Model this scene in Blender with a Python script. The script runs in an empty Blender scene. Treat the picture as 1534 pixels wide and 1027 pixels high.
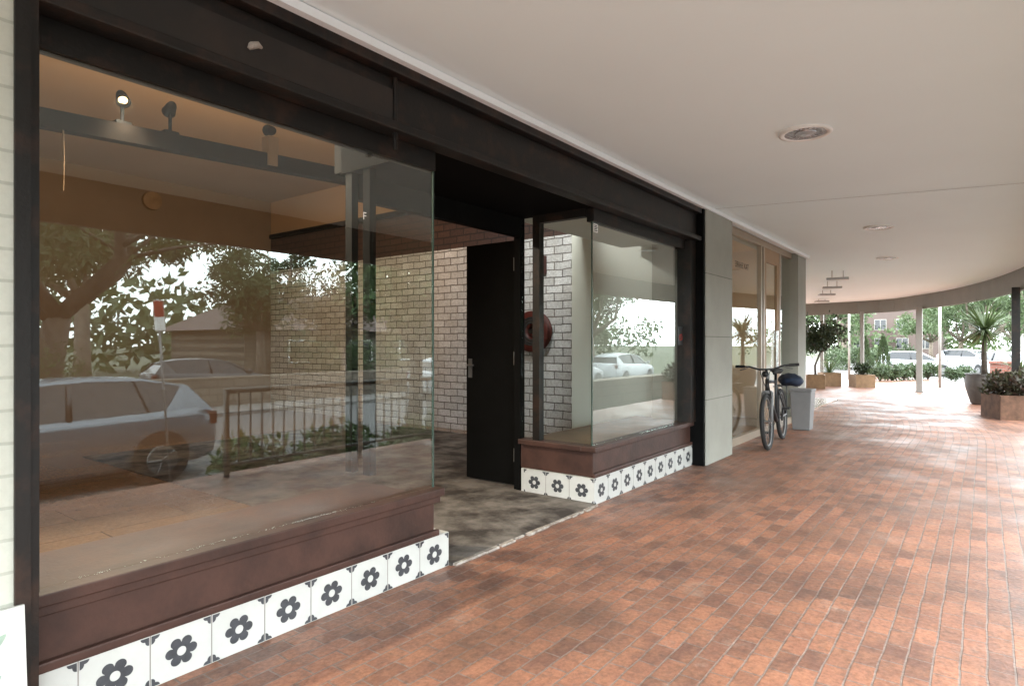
import bpy, math, random
from mathutils import Vector, Matrix
random.seed(7)
SC=bpy.context.scene; COL=SC.collection
R=math.radians; PI=math.pi
F=932.0; H=1.3; A=R(37.26); ca,sa=math.cos(A),math.sin(A)
def ray(px,depth):
    t=(px-767)/F
    return depth*(ca+t*sa), depth*(sa-t*ca)

# ------------------------------------------------------------------ mesh builder
class MB:
    def __init__(s): s.v=[];s.f=[];s.m=[]
    def add(s,vs,fs,mi=0):
        o=len(s.v); s.v+=[tuple(v) for v in vs]; s.f+=[[i+o for i in f] for f in fs]; s.m+=[mi]*len(fs); return s
    def box(s,x0,x1,y0,y1,z0,z1,mi=0,M=None):
        vs=[Vector(p) for p in((x0,y0,z0),(x1,y0,z0),(x1,y1,z0),(x0,y1,z0),(x0,y0,z1),(x1,y0,z1),(x1,y1,z1),(x0,y1,z1))]
        if M is not None: vs=[M@v for v in vs]
        return s.add(vs,[(0,3,2,1),(4,5,6,7),(0,1,5,4),(1,2,6,5),(2,3,7,6),(3,0,4,7)],mi)
    def prism(s,poly,z0,z1,mi=0):
        n=len(poly); a=sum(poly[i][0]*poly[(i+1)%n][1]-poly[(i+1)%n][0]*poly[i][1] for i in range(n))
        if a<0: poly=poly[::-1]
        vs=[(p[0],p[1],z0) for p in poly]+[(p[0],p[1],z1) for p in poly]
        return s.add(vs,[list(range(n))[::-1],list(range(n,2*n))]+[(i,(i+1)%n,n+(i+1)%n,n+i) for i in range(n)],mi)
    def tube(s,pts,rad,n=8,mi=0):
        pts=[Vector(p) for p in pts]
        if not hasattr(rad,'__len__'): rad=[rad]*len(pts)
        vs=[];fs=[]
        t0=(pts[1]-pts[0]).normalized()
        u=t0.orthogonal().normalized()
        for i,p in enumerate(pts):
            t=(pts[min(i+1,len(pts)-1)]-pts[max(i-1,0)]).normalized()
            u=(u-t*u.dot(t)).normalized(); w=t.cross(u)
            for k in range(n):
                a=2*PI*k/n; vs.append(p+(u*math.cos(a)+w*math.sin(a))*rad[i])
        for i in range(len(pts)-1):
            for k in range(n):
                fs.append((i*n+k,i*n+(k+1)%n,(i+1)*n+(k+1)%n,(i+1)*n+k))
        fs.append(list(range(n))[::-1]); fs.append([(len(pts)-1)*n+k for k in range(n)])
        return s.add(vs,fs,mi)
    def lathe(s,prof,c=(0,0,0),n=24,mi=0,M=None):
        vs=[];fs=[];k=len(prof)
        for i in range(n):
            a=2*PI*i/n
            for r,z in prof:
                v=Vector((r*math.cos(a),r*math.sin(a),z))
                if M is not None: v=M@v
                vs.append(v+Vector(c))
        for i in range(n):
            j=(i+1)%n
            for q in range(k-1): fs.append((i*k+q,j*k+q,j*k+q+1,i*k+q+1))
        return s.add(vs,fs,mi)
    def torus(s,c,R_,r,n=36,m=8,mi=0,M=None):
        prof=[(R_+r*math.cos(2*PI*j/m),r*math.sin(2*PI*j/m)) for j in range(m+1)]
        return s.lathe(prof,c,n,mi,M)
    def loft(s,rings,mi=0,caps=True):
        n=len(rings[0]); vs=[p for r in rings for p in r]; fs=[]
        for i in range(len(rings)-1):
            for k in range(n): fs.append((i*n+k,i*n+(k+1)%n,(i+1)*n+(k+1)%n,(i+1)*n+k))
        if caps: fs+= [list(range(n))[::-1],[(len(rings)-1)*n+k for k in range(n)]]
        return s.add(vs,fs,mi)
    def build(s,name,mat,parent=None,smooth=False,world=False,bevel=0):
        off=Vector((0,0,0))
        if world and parent:
            p=parent
            while p: off+=p.location; p=p.parent
        me=bpy.data.meshes.new(name); me.from_pydata([(v[0]-off.x,v[1]-off.y,v[2]-off.z) for v in s.v],[],s.f)
        for m in (mat if isinstance(mat,(list,tuple)) else [mat]): me.materials.append(m)
        me.polygons.foreach_set('material_index',s.m)
        if smooth: me.polygons.foreach_set('use_smooth',[True]*len(me.polygons))
        me.update()
        o=bpy.data.objects.new(name,me); COL.objects.link(o)
        if parent: o.parent=parent
        if bevel:
            b=o.modifiers.new('bevel','BEVEL'); b.width=bevel; b.segments=2; b.limit_method='ANGLE'
        return o
def tag(o,label=None,cat=None,group=None,kind=None):
    if label:o['label']=label
    if cat:o['category']=cat
    if group:o['group']=group
    if kind:o['kind']=kind
    return o
def thing(name,label,cat,loc=(0,0,0),rot=(0,0,0),group=None):
    o=bpy.data.objects.new(name,None); o.empty_display_size=.1; COL.objects.link(o)
    o.location=loc; o.rotation_euler=rot; return tag(o,label,cat,group)
def struct(o,label,cat): return tag(o,label,cat,None,'structure')

# ------------------------------------------------------------------ materials
def newmat(name):
    m=bpy.data.materials.new(name); m.use_nodes=True; nt=m.node_tree
    return m,nt,nt.nodes['Principled BSDF']
def N(nt,t,**kw):
    n=nt.nodes.new(t)
    for k,v in kw.items(): setattr(n,k,v)
    return n
def mixc(nt,a,b,fac,mode='MIX'):
    n=N(nt,'ShaderNodeMix',data_type='RGBA',blend_type=mode)
    for i,x in ((6,a),(7,b)):
        if isinstance(x,tuple): n.inputs[i].default_value=(x[0],x[1],x[2],1)
        else: nt.links.new(x,n.inputs[i])
    if isinstance(fac,(int,float)): n.inputs[0].default_value=fac
    else: nt.links.new(fac,n.inputs[0])
    return n.outputs[2]
def math_(nt,op,a,b,c=None):
    n=N(nt,'ShaderNodeMath',operation=op)
    for i,x in enumerate((a,b,c)):
        if x is None: continue
        if isinstance(x,(int,float)): n.inputs[i].default_value=x
        else: nt.links.new(x,n.inputs[i])
    return n.outputs[0]
def noise(nt,scale,detail=4,vec=None,rough=.55):
    n=N(nt,'ShaderNodeTexNoise'); n.inputs['Scale'].default_value=scale; n.inputs['Detail'].default_value=detail; n.inputs['Roughness'].default_value=rough
    if vec is None:
        tc=N(nt,'ShaderNodeTexCoord'); vec=tc.outputs['Object']
    nt.links.new(vec,n.inputs['Vector']); return n.outputs['Fac']
def ramp(nt,fac,stops):
    r=N(nt,'ShaderNodeValToRGB'); e=r.color_ramp.elements
    while len(e)<len(stops): e.new(.5)
    for i,(p,c) in enumerate(stops):
        e[i].position=p; e[i].color=(c,c,c,1) if not isinstance(c,tuple) else (*c,1)
    nt.links.new(fac,r.inputs[0]); return r.outputs[0]
def bump(nt,bs,h,st=.3,dist=.01):
    b=N(nt,'ShaderNodeBump'); b.inputs['Strength'].default_value=st; b.inputs['Distance'].default_value=dist
    nt.links.new(h,b.inputs['Height']); nt.links.new(b.outputs[0],bs.inputs['Normal'])
def plain(name,col,rough=.5,metal=0,var=.25,scale=6,col2=None,bmp=0,spec=.5,lo=.35,hi=.65):
    m,nt,b=newmat(name)
    c2=col2 or tuple(c*(1-var) for c in col)
    f=ramp(nt,noise(nt,scale,8,rough=.62),[(lo,0.),(hi,1.)])
    nt.links.new(mixc(nt,col,c2,f),b.inputs['Base Color'])
    b.inputs['Roughness'].default_value=rough; b.inputs['Metallic'].default_value=metal
    b.inputs['Specular IOR Level'].default_value=spec
    if bmp: bump(nt,b,noise(nt,scale*8,4),bmp,.005)
    return m
def brickmat(name,axes,c1,c2,mortar,bw,bh,ms,rough=.7,stain=None,stain_amt=.5,bmp=.6,c3=None,wet=False,c3amt=.55,wob=.012,bend=0,fine=(.62,1.2)):
    m,nt,b=newmat(name)
    tc=N(nt,'ShaderNodeTexCoord'); sp=N(nt,'ShaderNodeSeparateXYZ'); cb=N(nt,'ShaderNodeCombineXYZ')
    nt.links.new(tc.outputs['Object'],sp.inputs[0])
    U=sp.outputs[axes[0].upper()]; V=sp.outputs[axes[1].upper()]
    if bend:
        q=math_(nt,'MAXIMUM',math_(nt,'SUBTRACT',U,10.0),0.0); q=math_(nt,'MULTIPLY',math_(nt,'MULTIPLY',q,q),-bend); V=math_(nt,'ADD',V,q)
    nt.links.new(U,cb.inputs[0]); nt.links.new(V,cb.inputs[1])
    nz=N(nt,'ShaderNodeTexNoise'); nz.inputs['Scale'].default_value=5; nt.links.new(tc.outputs['Object'],nz.inputs['Vector'])
    vm=N(nt,'ShaderNodeVectorMath',operation='MULTIPLY_ADD'); nt.links.new(nz.outputs['Color'],vm.inputs[0]); vm.inputs[1].default_value=(wob,wob,0); nt.links.new(cb.outputs[0],vm.inputs[2])
    br=N(nt,'ShaderNodeTexBrick'); nt.links.new(vm.outputs[0],br.inputs['Vector'])
    br.inputs['Scale'].default_value=1; br.inputs['Brick Width'].default_value=bw; br.inputs['Row Height'].default_value=bh
    br.inputs['Mortar Size'].default_value=ms; br.inputs['Mortar Smooth'].default_value=.3
    br.inputs['Color1'].default_value=(*c1,1); br.inputs['Color2'].default_value=(*c2,1); br.inputs['Mortar'].default_value=(*mortar,1)
    col=br.outputs['Color']
    inv=math_(nt,'SUBTRACT',1.0,br.outputs['Fac'])
    if c3:
        f3=ramp(nt,noise(nt,2.3 if not wet else 6,9,rough=.65),[(.42,0.),(.62,1.)])
        col=mixc(nt,col,c3,math_(nt,'MULTIPLY',math_(nt,'MULTIPLY',f3,inv),c3amt))
    if wet:
        f4=ramp(nt,noise(nt,17,8,rough=.7),[(.50,0.),(.68,.6)]); col=mixc(nt,col,(.12,.082,.068),f4)
    if stain:
        fs=ramp(nt,noise(nt,.9,9,rough=.65),[(.48,0.),(.70,1.)])
        col=mixc(nt,col,stain,math_(nt,'MULTIPLY',fs,stain_amt))
    fn=ramp(nt,noise(nt,45,5,rough=.7),[(.3,fine[0]),(.7,fine[1])])
    col=mixc(nt,col,fn,1.0,'MULTIPLY')
    if wet:
        ef=ramp(nt,noise(nt,2.6,12,rough=.8),[(.57,0.),(.73,.5)]); col=mixc(nt,col,(.42,.34,.28),ef)
    nt.links.new(col,b.inputs['Base Color'])
    if wet:
        rr=ramp(nt,noise(nt,1.6,6),[(.35,rough-.2),(.65,rough+.12)]); nt.links.new(rr,b.inputs['Roughness']); b.inputs['Specular IOR Level'].default_value=.3
    else: b.inputs['Roughness'].default_value=rough
    bump(nt,b,math_(nt,'MULTIPLY_ADD',noise(nt,40,4),.45,inv),bmp,.006)
    return m
def leafmat(name,c1,c2,trans=.3):
    m,nt,b=newmat(name)
    g=N(nt,'ShaderNodeNewGeometry'); n=noise(nt,.9,3)
    f=math_(nt,'MULTIPLY_ADD',g.outputs['Random Per Island'],.6,math_(nt,'SUBTRACT',n,.3))
    c=mixc(nt,c1,c2,f); nt.links.new(c,b.inputs['Base Color']); b.inputs['Roughness'].default_value=.55
    t=N(nt,'ShaderNodeBsdfTranslucent'); nt.links.new(c,t.inputs[0])
    mx=N(nt,'ShaderNodeMixShader'); mx.inputs[0].default_value=trans
    out=nt.nodes['Material Output']; nt.links.new(b.outputs[0],mx.inputs[1]); nt.links.new(t.outputs[0],mx.inputs[2]); nt.links.new(mx.outputs[0],out.inputs[0])
    return m
def glassmat(name,base,mul,tint):
    # Schlick-style reflectance per face, the same from both sides of the pane
    m,nt,b=newmat(name); nt.nodes.remove(b)
    tr=N(nt,'ShaderNodeBsdfTransparent'); tr.inputs[0].default_value=(*tint,1)
    gl=N(nt,'ShaderNodeBsdfGlossy'); gl.inputs['Roughness'].default_value=.0; gl.inputs[0].default_value=(.95,1,.98,1)
    lw_=N(nt,'ShaderNodeLayerWeight'); lw_.inputs['Blend'].default_value=.5
    p5=math_(nt,'POWER',lw_.outputs['Facing'],4.0)
    ma=N(nt,'ShaderNodeMath',operation='MULTIPLY_ADD',use_clamp=True); nt.links.new(p5,ma.inputs[0]); ma.inputs[1].default_value=mul; ma.inputs[2].default_value=base
    mx=N(nt,'ShaderNodeMixShader'); nt.links.new(ma.outputs[0],mx.inputs[0]); nt.links.new(tr.outputs[0],mx.inputs[1]); nt.links.new(gl.outputs[0],mx.inputs[2])
    nt.links.new(mx.outputs[0],nt.nodes['Material Output'].inputs[0]); return m
def emis(name,col,ecol,st):
    m,nt,b=newmat(name); b.inputs['Base Color'].default_value=(*col,1); b.inputs['Emission Color'].default_value=(*ecol,1); b.inputs['Emission Strength'].default_value=st; return m

M={}
M['paving']=brickmat('paving','xy',(.375,.172,.108),(.165,.088,.067),(.25,.19,.16),.175,.088,.0044,.5,(.095,.066,.054),.7,.9,(.40,.192,.112),True,.5,.016,.028)
M['whitebrick']=brickmat('whitebrick','yz',(.75,.77,.79),(.56,.57,.58),(.14,.13,.12),.27,.105,.008,.6,(.46,.43,.39),.35,1.0,(.46,.44,.41),False,.4,.028)
M['redbrick']=brickmat('redbrick','yz',(.08,.045,.035),(.06,.035,.03),(.03,.022,.02),.27,.105,.012,.8)
M['creambrick']=brickmat('creambrick','xz',(.54,.555,.485),(.52,.535,.465),(.41,.42,.36),.27,.1,.006,.6,None,0,.25,fine=(.93,1.04))
M['farbrick']=brickmat('farbrick','yz',(.105,.072,.062),(.092,.064,.056),(.11,.09,.08),.3,.1,.01,.8)
M['pierbrick']=brickmat('pierbrick','yz',(.19,.06,.04),(.15,.052,.036),(.13,.10,.085),.3,.1,.01,.8)
M['sand']=brickmat('sand','xz',(.22,.185,.145),(.17,.14,.11),(.09,.077,.063),.5,.22,.02,.9,(.1,.08,.06),.5)
M['steel']=plain('steel',(.0085,.007,.006),.5,0,.3,7,(.045,.022,.014),.3,.35,.5,.76)
M['panelsteel']=plain('panelsteel',(.011,.009,.008),.38,0,.3,3,(.026,.016,.012),.15,.45,.45,.7)
M['black']=plain('black',(.005,.005,.005),.85,0,.3,8,spec=.06)
M['door']=plain('door',(.0045,.0045,.0042),.75,0,.3,3,spec=.08)
M['rust']=plain('rust',(.066,.032,.024),.5,0,.3,5,(.028,.015,.012),.3,.35,.4,.75)
M['soffit']=plain('soffit',(.855,.97,1.0),.7,0,.02,.8)
M['trim']=plain('trim',(.86,.91,.93),.6,0,.04,2)
M['fascia']=plain('fascia',(.165,.148,.125),.6,0,.1,2)
M['pillar']=plain('pillar',(.32,.32,.28),.75,0,.1,3,None,.2)
M['groove']=plain('groove',(.18,.18,.15),.9)
M['plaster']=plain('plaster',(.62,.64,.58),.7,0,.06,2)
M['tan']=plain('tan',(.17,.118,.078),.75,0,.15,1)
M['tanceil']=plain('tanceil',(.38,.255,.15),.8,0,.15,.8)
M['wood']=plain('wood',(.010,.007,.005),.85,0,.4,9,spec=.05)
M['weathered']=plain('weathered',(.17,.09,.055),.85,0,.5,8,None,.4)
M['woodfloor']=brickmat('woodfloor','xy',(.33,.225,.145),(.24,.16,.105),(.05,.035,.025),1.2,.45,.005,.2,(.15,.10,.065),.6,.12)
M['shelf']=plain('shelf',(.18,.115,.065),.45,0,.3,6)
M['concrete']=plain('concrete',(.19,.175,.155),.75,0,.5,3.0,(.035,.029,.025),.7,.5,.38,.6)
M['concedge']=plain('concedge',(.46,.43,.39),.8,0,.4,14,(.2,.16,.13),.6)
M['tile']=plain('tile',(.53,.54,.515),.4,0,.08,8)
M['tiledark']=plain('tiledark',(.06,.064,.072),.45,0,.35,30)
M['grout']=plain('grout',(.28,.26,.24),.9)
M['glass']=glassmat('glass',.064,.8,(.965,.98,.97))
M['glass2']=glassmat('glass2',.042,.8,(.965,.985,.975))
M['glass3']=glassmat('glass3',.025,.45,(.97,.98,.975))
M['glass4']=glassmat('glass4',.022,.4,(.955,.98,.97))
M['glassedge']=plain('glassedge',(.05,.085,.07),.2)
M['alu']=plain('alu',(.42,.34,.26),.4,.1,.1,5)
M['silver']=plain('silver',(.7,.7,.7),.25,1,.1,5)
M['dullmetal']=plain('dullmetal',(.16,.16,.16),.4,.5,.2,20)
M['palemetal']=plain('palemetal',(.38,.38,.37),.4,.2,.15,20)
M['reflector']=plain('reflector',(.62,.63,.65),.2,.55,.35,9)
M['white']=plain('white',(.8,.8,.78),.5,0,.04,4)
M['red']=plain('red',(.30,.03,.02),.4,0,.15,6)
M['hosered']=plain('hosered',(.09,.014,.010),.45,0,.4,6)
M['rubber']=plain('rubber',(.02,.02,.02),.8,0,.2,20)
M['blackpaint']=plain('blackpaint',(.012,.013,.015),.35,0,.2,8)
M['bluebag']=plain('bluebag',(.015,.03,.065),.7,0,.4,12,None,.4)
M['greybin']=plain('greybin',(.19,.19,.19),.5,0,.1,8)
M['railgrey']=plain('railgrey',(.14,.14,.13),.5,.1,.15,9)
M['asphalt']=plain('asphalt',(.115,.112,.11),.75,0,.15,3,None,.3)
M['ground']=plain('ground',(.08,.085,.05),.95,0,.3,.6,(.05,.065,.028))
M['path']=plain('path',(.18,.17,.16),.8,0,.15,2)
M['bark']=plain('bark',(.11,.085,.065),.85,0,.4,7,(.055,.042,.034),.6)
M['palebark']=plain('palebark',(.18,.145,.11),.8,0,.4,5,(.09,.07,.055),.5)
M['gum']=leafmat('gum',(.052,.085,.032),(.11,.155,.068))
M['dense']=leafmat('dense',(.010,.02,.007),(.035,.06,.02))
M['bright']=leafmat('bright',(.036,.075,.018),(.092,.15,.045))
M['hedge']=leafmat('hedge',(.026,.046,.017),(.068,.098,.042))
M['yucca']=leafmat('yucca',(.045,.075,.022),(.115,.155,.06))
M['autumn']=leafmat('autumn',(.11,.065,.028),(.12,.115,.048))
M['purple']=leafmat('purple',(.05,.02,.02),(.05,.07,.025))
M['tanbox']=plain('tanbox',(.24,.15,.078),.75,0,.3,10)
M['pot']=plain('pot',(.06,.058,.055),.6,0,.3,4,(.12,.11,.10))
M['soil']=plain('soil',(.05,.035,.025),.95)
M['cream']=plain('cream',(.26,.25,.23),.6,0,.06,3)
M['carwhite']=plain('carwhite',(.42,.44,.46),.25,0,.02,2)
M['carsilver']=plain('carsilver',(.17,.20,.23),.25,.4,.04,2)
M['cardark']=plain('cardark',(.05,.055,.06),.25,.3,.1,2)
M['carglass']=plain('carglass',(.012,.015,.018),.06,0,.1,2)
M['lamp']=plain('lamp',(.7,.72,.74),.15,.3,.1,5)
M['tail']=plain('tail',(.08,.012,.012),.3)
M['rooftile']=plain('rooftile',(.10,.066,.055),.8,0,.3,3)
M['bulb']=emis('bulb',(1,.74,.42),(1,.66,.30),7)
M['board']=plain('board',(.58,.59,.56),.6,0,.03,3)
M['leafprint']=plain('leafprint',(.34,.45,.36),.6,0,.3,10)
M['skirt']=plain('skirt',(.36,.23,.13),.6,0,.1,5)
M['warmwall']=plain('warmwall',(.84,.63,.41),.6,0,.06,3)

# ------------------------------------------------------------------ ground, road, paving
def smooth(pts,k=6):
    out=[]
    P=[pts[0]]+list(pts)+[pts[-1]]
    for i in range(1,len(P)-2):
        p0,p1,p2,p3=[Vector(q) for q in P[i-1:i+3]]
        for j in range(k):
            t=j/k
            out.append(.5*((2*p1)+(-p0+p2)*t+(2*p0-5*p1+4*p2-p3)*t*t+(-p0+3*p1-3*p2+p3)*t**3))
    out.append(Vector(pts[-1])); return [tuple(p) for p in out]
g=MB().add([(-400,-400,-.70),(600,-400,-.70),(600,400,-.70),(-400,400,-.70)],[(0,1,2,3)])
struct(g.build('ground',M['ground']),'dull grassy ground stretching away behind the street','ground')
g=MB().add([(-80,-11.2,-.65),(140,-11.2,-.65),(140,-2.4,-.65),(-80,-2.4,-.65)],[(0,1,2,3)])
g.add([(30.5,-2.4,-.65),(75,-2.4,-.65),(75,80,-.65),(30.5,80,-.65)],[(0,1,2,3)])
struct(g.build('road',M['asphalt']),'grey asphalt road and parking area beyond the brick footpath','road')
g=MB().box(-80,28,-13.0,-11.2,-.70,-.55)
struct(g.build('footpath',M['path']),'pale concrete footpath on the far side of the road','footpath')
edge=smooth([(-8,-1.0),(6,-1.0),(13,-1.0),(18,-1.0),(23,-.3),(27,1.2),(29,3.8),(29.5,9)])
g=MB().prism([(-8,2.6)]+edge+[(29.5,14),(12,14),(12,2.6)],-.72,0)
struct(g.build('brick_footpath',M['paving']),'red brick footpath under the awning, stained and slightly damp','footpath')

# ------------------------------------------------------------------ awning
inner=smooth([(-4,2.62),(4,2.62),(11.4,2.62),(12.6,2.72),(14,3.1),(15.4,4.0),(16.4,5.6),(16.8,9)],5)
outer=smooth([(-4,-.72),(4,-.72),(11,-.72),(14.2,-.5),(17.5,.25),(20.1,1.35),(22.2,3.2),(22.9,9)],5)
aw=thing('awning','long off white awning soffit with taupe edge beam curving round the corner','awning',(4,1,2.6))
s=MB(); n=len(inner)
for i in range(n-1):
    q=[(*inner[i],2.80),(*outer[i],2.64),(*outer[i+1],2.64),(*inner[i+1],2.80)]
    s.add(q,[(0,1,2,3)]); s.add([(x,y,z+.14) for x,y,z in q],[(3,2,1,0)])
s.build('soffit',M['soffit'],aw,world=True)
s=MB()
for i in range(n-1):
    a,b=Vector(outer[i]),Vector(outer[i+1]); d=(b-a).normalized(); nn=Vector((d.y,-d.x))*.07
    s.add([(*a,2.255),(*b,2.255),(*(b+nn),2.255),(*(a+nn),2.255),(*a,2.80),(*b,2.80),(*(b+nn),2.80),(*(a+nn),2.80)],[(0,3,2,1),(4,5,6,7),(0,1,5,4),(2,3,7,6)])
s.build('edge_beam',M['fascia'],aw,world=True)
def sofz(y): return 2.80-(2.62-y)*.16/3.34
s=MB()
s.add([(6.80,2.36,sofz(2.36)-.003),(6.80,-.7,sofz(-.7)-.003),(6.808,-.7,sofz(-.7)-.003),(6.808,2.36,sofz(2.36)-.003)],[(0,1,2,3)])
s.build('panel_joint',M['groove'],aw,world=True)
s=MB().box(-4,11.4,2.36,2.42,2.742,2.783)
s.build('edge_trim',M['trim'],aw,world=True)
for i,(x,y) in enumerate([(4.51,.96),(8.72,1.03),(12.05,1.3),(15.6,1.9)]):
    z=sofz(y)-.004
    d=thing('recessed_downlight',['large round recessed downlight nearest the camera in the soffit','second round downlight along the soffit from the camera','third small round downlight along the soffit','farthest small round downlight near the hanging lights'][i],'ceiling light',(x,y,z),(0,0,0),'downlights in the awning soffit')
    MB().lathe([(.165,.012),(.165,-.010),(.150,-.016),(.132,-.012),(.128,.004)],n=40).build('rim',M['white'],d,smooth=True)
    rf=MB()
    for k in range(40):
        a0,a1=2*PI*k/40,2*PI*(k+1)/40; zz=-.002-(.004 if k%2 else 0)
        rf.add([(.129*math.cos(a0),.129*math.sin(a0),-.009),(.129*math.cos(a1),.129*math.sin(a1),-.009),(.07*math.cos(a1),.07*math.sin(a1),zz),(.07*math.cos(a0),.07*math.sin(a0),zz)],[(0,1,2,3)])
    rf.lathe([(.07,-.004),(.066,-.010),(.0,-.012)],n=24)
    rf.build('reflector',M['reflector'],d)
posts=[((14.15,-.43),'dark slim awning post at the right edge beside the succulent planter',M['steel'],.06),((20.05,1.42),'beige square awning post between the hedge and the potted palm',M['cream'],.07),((22.0,3.05),'beige square awning post just right of the square tan planter',M['cream'],.05),((22.6,4.3),'beige square awning post behind the dark leafy potted tree',M['cream'],.05)]
for (x,y),lb,m,w in posts:
    p=MB().box(-w,w,-w,w,0,2.30); p.box(-w-.03,w+.03,-w-.03,w+.03,0,.03)
    o=p.build('awning_post',m); o.location=(x,y,0); tag(o,lb,'post')
for px,dp,lb in ((1408,18.6,'round pale pole standing just right of the thick beige awning post'),(1272,22.8,'round pale pole standing left of the square tan planter')):
    x,y=ray(px,dp)
    o=MB().tube([(0,0,0),(0,0,2.9)],.04,10).build('street_pole',M['cream'],smooth=True); o.location=(x,y,0); tag(o,lb,'pole')

# ------------------------------------------------------------------ the vacant shop
shop=thing('vacant_shop','vacant shop with dark steel front and two glass display bays','shop',(3.5,2.6,0))
W=dict(parent=shop,world=True)
MB().box(-3,.60,2.40,2.95,0,2.78).build('painted_pier',M['creambrick'],**W)
b=MB().box(.60,.668,2.41,2.56,0,2.74); b.box(.60,.64,2.385,2.409,0,2.74)
b.build('post',M['steel'],**W)
b=MB(); b.box(.50,6.50,2.40,2.52,2.69,2.745); b.box(.50,6.50,2.46,2.52,2.445,2.689); b.box(.50,6.50,2.405,2.52,2.40,2.444)
b.box(2.20,2.225,2.44,2.459,2.31,2.689)
b.build('steel_beam',M['steel'],bevel=.006,**W)
MB().box(.70,2.195,2.447,2.459,2.46,2.62).build('transom_panel',M['panelsteel'],**W)
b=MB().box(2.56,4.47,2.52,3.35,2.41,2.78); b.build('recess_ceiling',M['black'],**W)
b=MB().box(4.471,6.50,2.62,3.35,2.41,2.78); b.build('bay_ceiling',M['plaster'],**W)
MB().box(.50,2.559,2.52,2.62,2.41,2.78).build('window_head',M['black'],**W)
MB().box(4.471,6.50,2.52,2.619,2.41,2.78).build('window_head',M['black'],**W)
b=MB().box(-3,7.4,2.63,2.9,2.78,4.4); b.build('upper_wall',M['plaster'],**W)
def tileface(mb,P,n0,w,h):
    mb.add([P(0,0,0),P(n0*w,0,0),P(n0*w,h,0),P(0,h,0)],[(0,1,2,3)],0)
    for k in range(n0):
        cu=(k+.5)*w+random.uniform(-.003,.003); cv=h*.5+random.uniform(-.003,.003)
        a0=random.uniform(0,.12)
        pts=[P(cu,cv,.0015)]
        for i in range(72):
            th=2*PI*i/72+a0
            r=w*(.155+.105*abs(math.cos(3*(th-a0)))**.55)
            pts.append(P(cu+r*math.cos(th),cv+r*math.sin(th)*.95,.0015))
        mb.add(pts,[(0,i+1,(i+1)%72+1) for i in range(72)],1)
        pts=[P(cu,cv,.003)]+[P(cu+.075*w*math.cos(2*PI*i/20),cv+.075*w*math.sin(2*PI*i/20),.003) for i in range(20)]
        mb.add(pts,[(0,i+1,(i+1)%20+1) for i in range(20)],0)
        for su,sv in((0,0),(1,0),(0,1),(1,1)):
            pts=[]; m_=8; ccu=(k+su)*w+(.004 if su==0 else -.004); ccv=h*sv+(.003 if sv==0 else -.003)
            pts.append(P(ccu,ccv,.0015))
            for i in range(m_+1):
                th=i/m_*PI/2; r=w*(.085+.045*abs(math.cos(2*th)))
                pts.append(P(ccu+(1 if su==0 else -1)*r*math.cos(th),ccv+(1 if sv==0 else -1)*r*math.sin(th),.0015))
            mb.add(pts,[(0,i+1,i+2) for i in range(m_)],1)
        if k: mb.add([P(k*w-.0022,0,.001),P(k*w+.0022,0,.001),P(k*w+.0022,h,.001),P(k*w-.0022,h,.001)],[(0,1,2,3)],2)
TM=[M['tile'],M['tiledark'],M['grout']]
# left bay
GX=2.596
f=MB(); f.box(.668,2.60,2.535,2.60,2.30,2.409); f.box(.640,.70,2.52,2.58,.47,2.30)
lw=f.build('display_window',M['steel'],**W); lw['label']='large left display window with wide glass pane'
MB().box(2.575,2.625,3.085,3.15,.47,2.409).build('corner_post',M['black'],lw,world=True)
MB().box(.70,GX,2.548,2.556,.472,2.30).build('glass_pane',M['glass'],lw,world=True)
MB().box(GX-.004,GX+.004,2.558,3.08,.472,2.38).build('side_glass',M['glass4'],lw,world=True)
MB().box(GX-.004,GX+.004,2.546,2.557,.472,2.30).build('glass_edge',M['glassedge'],lw,world=True)
sl=MB(); sl.box(.60,2.63,2.485,2.62,.425,.470); sl.box(.60,2.585,2.53,3.16,.20,.4245); sl.box(.60,2.60,2.50,2.529,.200,.235); sl.box(.60,2.62,2.512,2.5295,.385,.4245)
sl.build('sill',M['rust'],lw,world=True,bevel=.006)
tw=.2345
t=MB(); t.box(.45,2.682,2.512,3.2,.0,.199)
tileface(t,lambda u,v,d:(2.684-9*tw+u,2.510-d,v+.001),9,tw,.197)
t.build('tiled_plinth',TM,lw,world=True)
# right bay
RX=4.43
f=MB(); f.box(RX,6.50,2.535,2.60,2.30,2.409); f.box(6.36,6.50,2.47,2.62,.47,2.409); f.box(RX-.035,RX+.035,3.05,3.12,.47,2.409); f.box(RX-.03,RX+.03,2.60,3.05,2.34,2.409)
rw=f.build('display_window',M['steel'],**W); rw['label']='smaller right display window beyond the doorway'
MB().box(RX,6.36,2.548,2.556,.472,2.30).build('glass_pane',M['glass2'],rw,world=True)
MB().box(RX-.004,RX+.004,2.558,3.05,.472,2.34).build('side_glass',M['glass4'],rw,world=True)
MB().box(RX-.004,RX+.004,2.546,2.557,.472,2.30).build('glass_edge',M['glassedge'],rw,world=True)
sl=MB(); sl.box(4.37,6.50,2.485,2.62,.425,.470); sl.box(4.37,4.50,2.6205,3.26,.425,.470); sl.box(4.41,6.50,2.53,3.26,.215,.4245); sl.box(4.395,6.5,2.505,2.529,.215,.25)
sl.build('sill',M['rust'],rw,world=True,bevel=.006)
MB().box(4.505,6.69,2.625,3.26,.426,.462).build('display_shelf',M['shelf'],rw,world=True)
t=MB(); t.box(4.394,6.50,2.512,3.24,0,.214)
tileface(t,lambda u,v,d:(4.392+u,2.510-d,v+.001),9,tw,.212)
tileface(t,lambda u,v,d:(4.392-d,2.510+3*tw-u,v+.001),3,tw,.212)
t.build('tiled_plinth',TM,rw,world=True)
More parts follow.
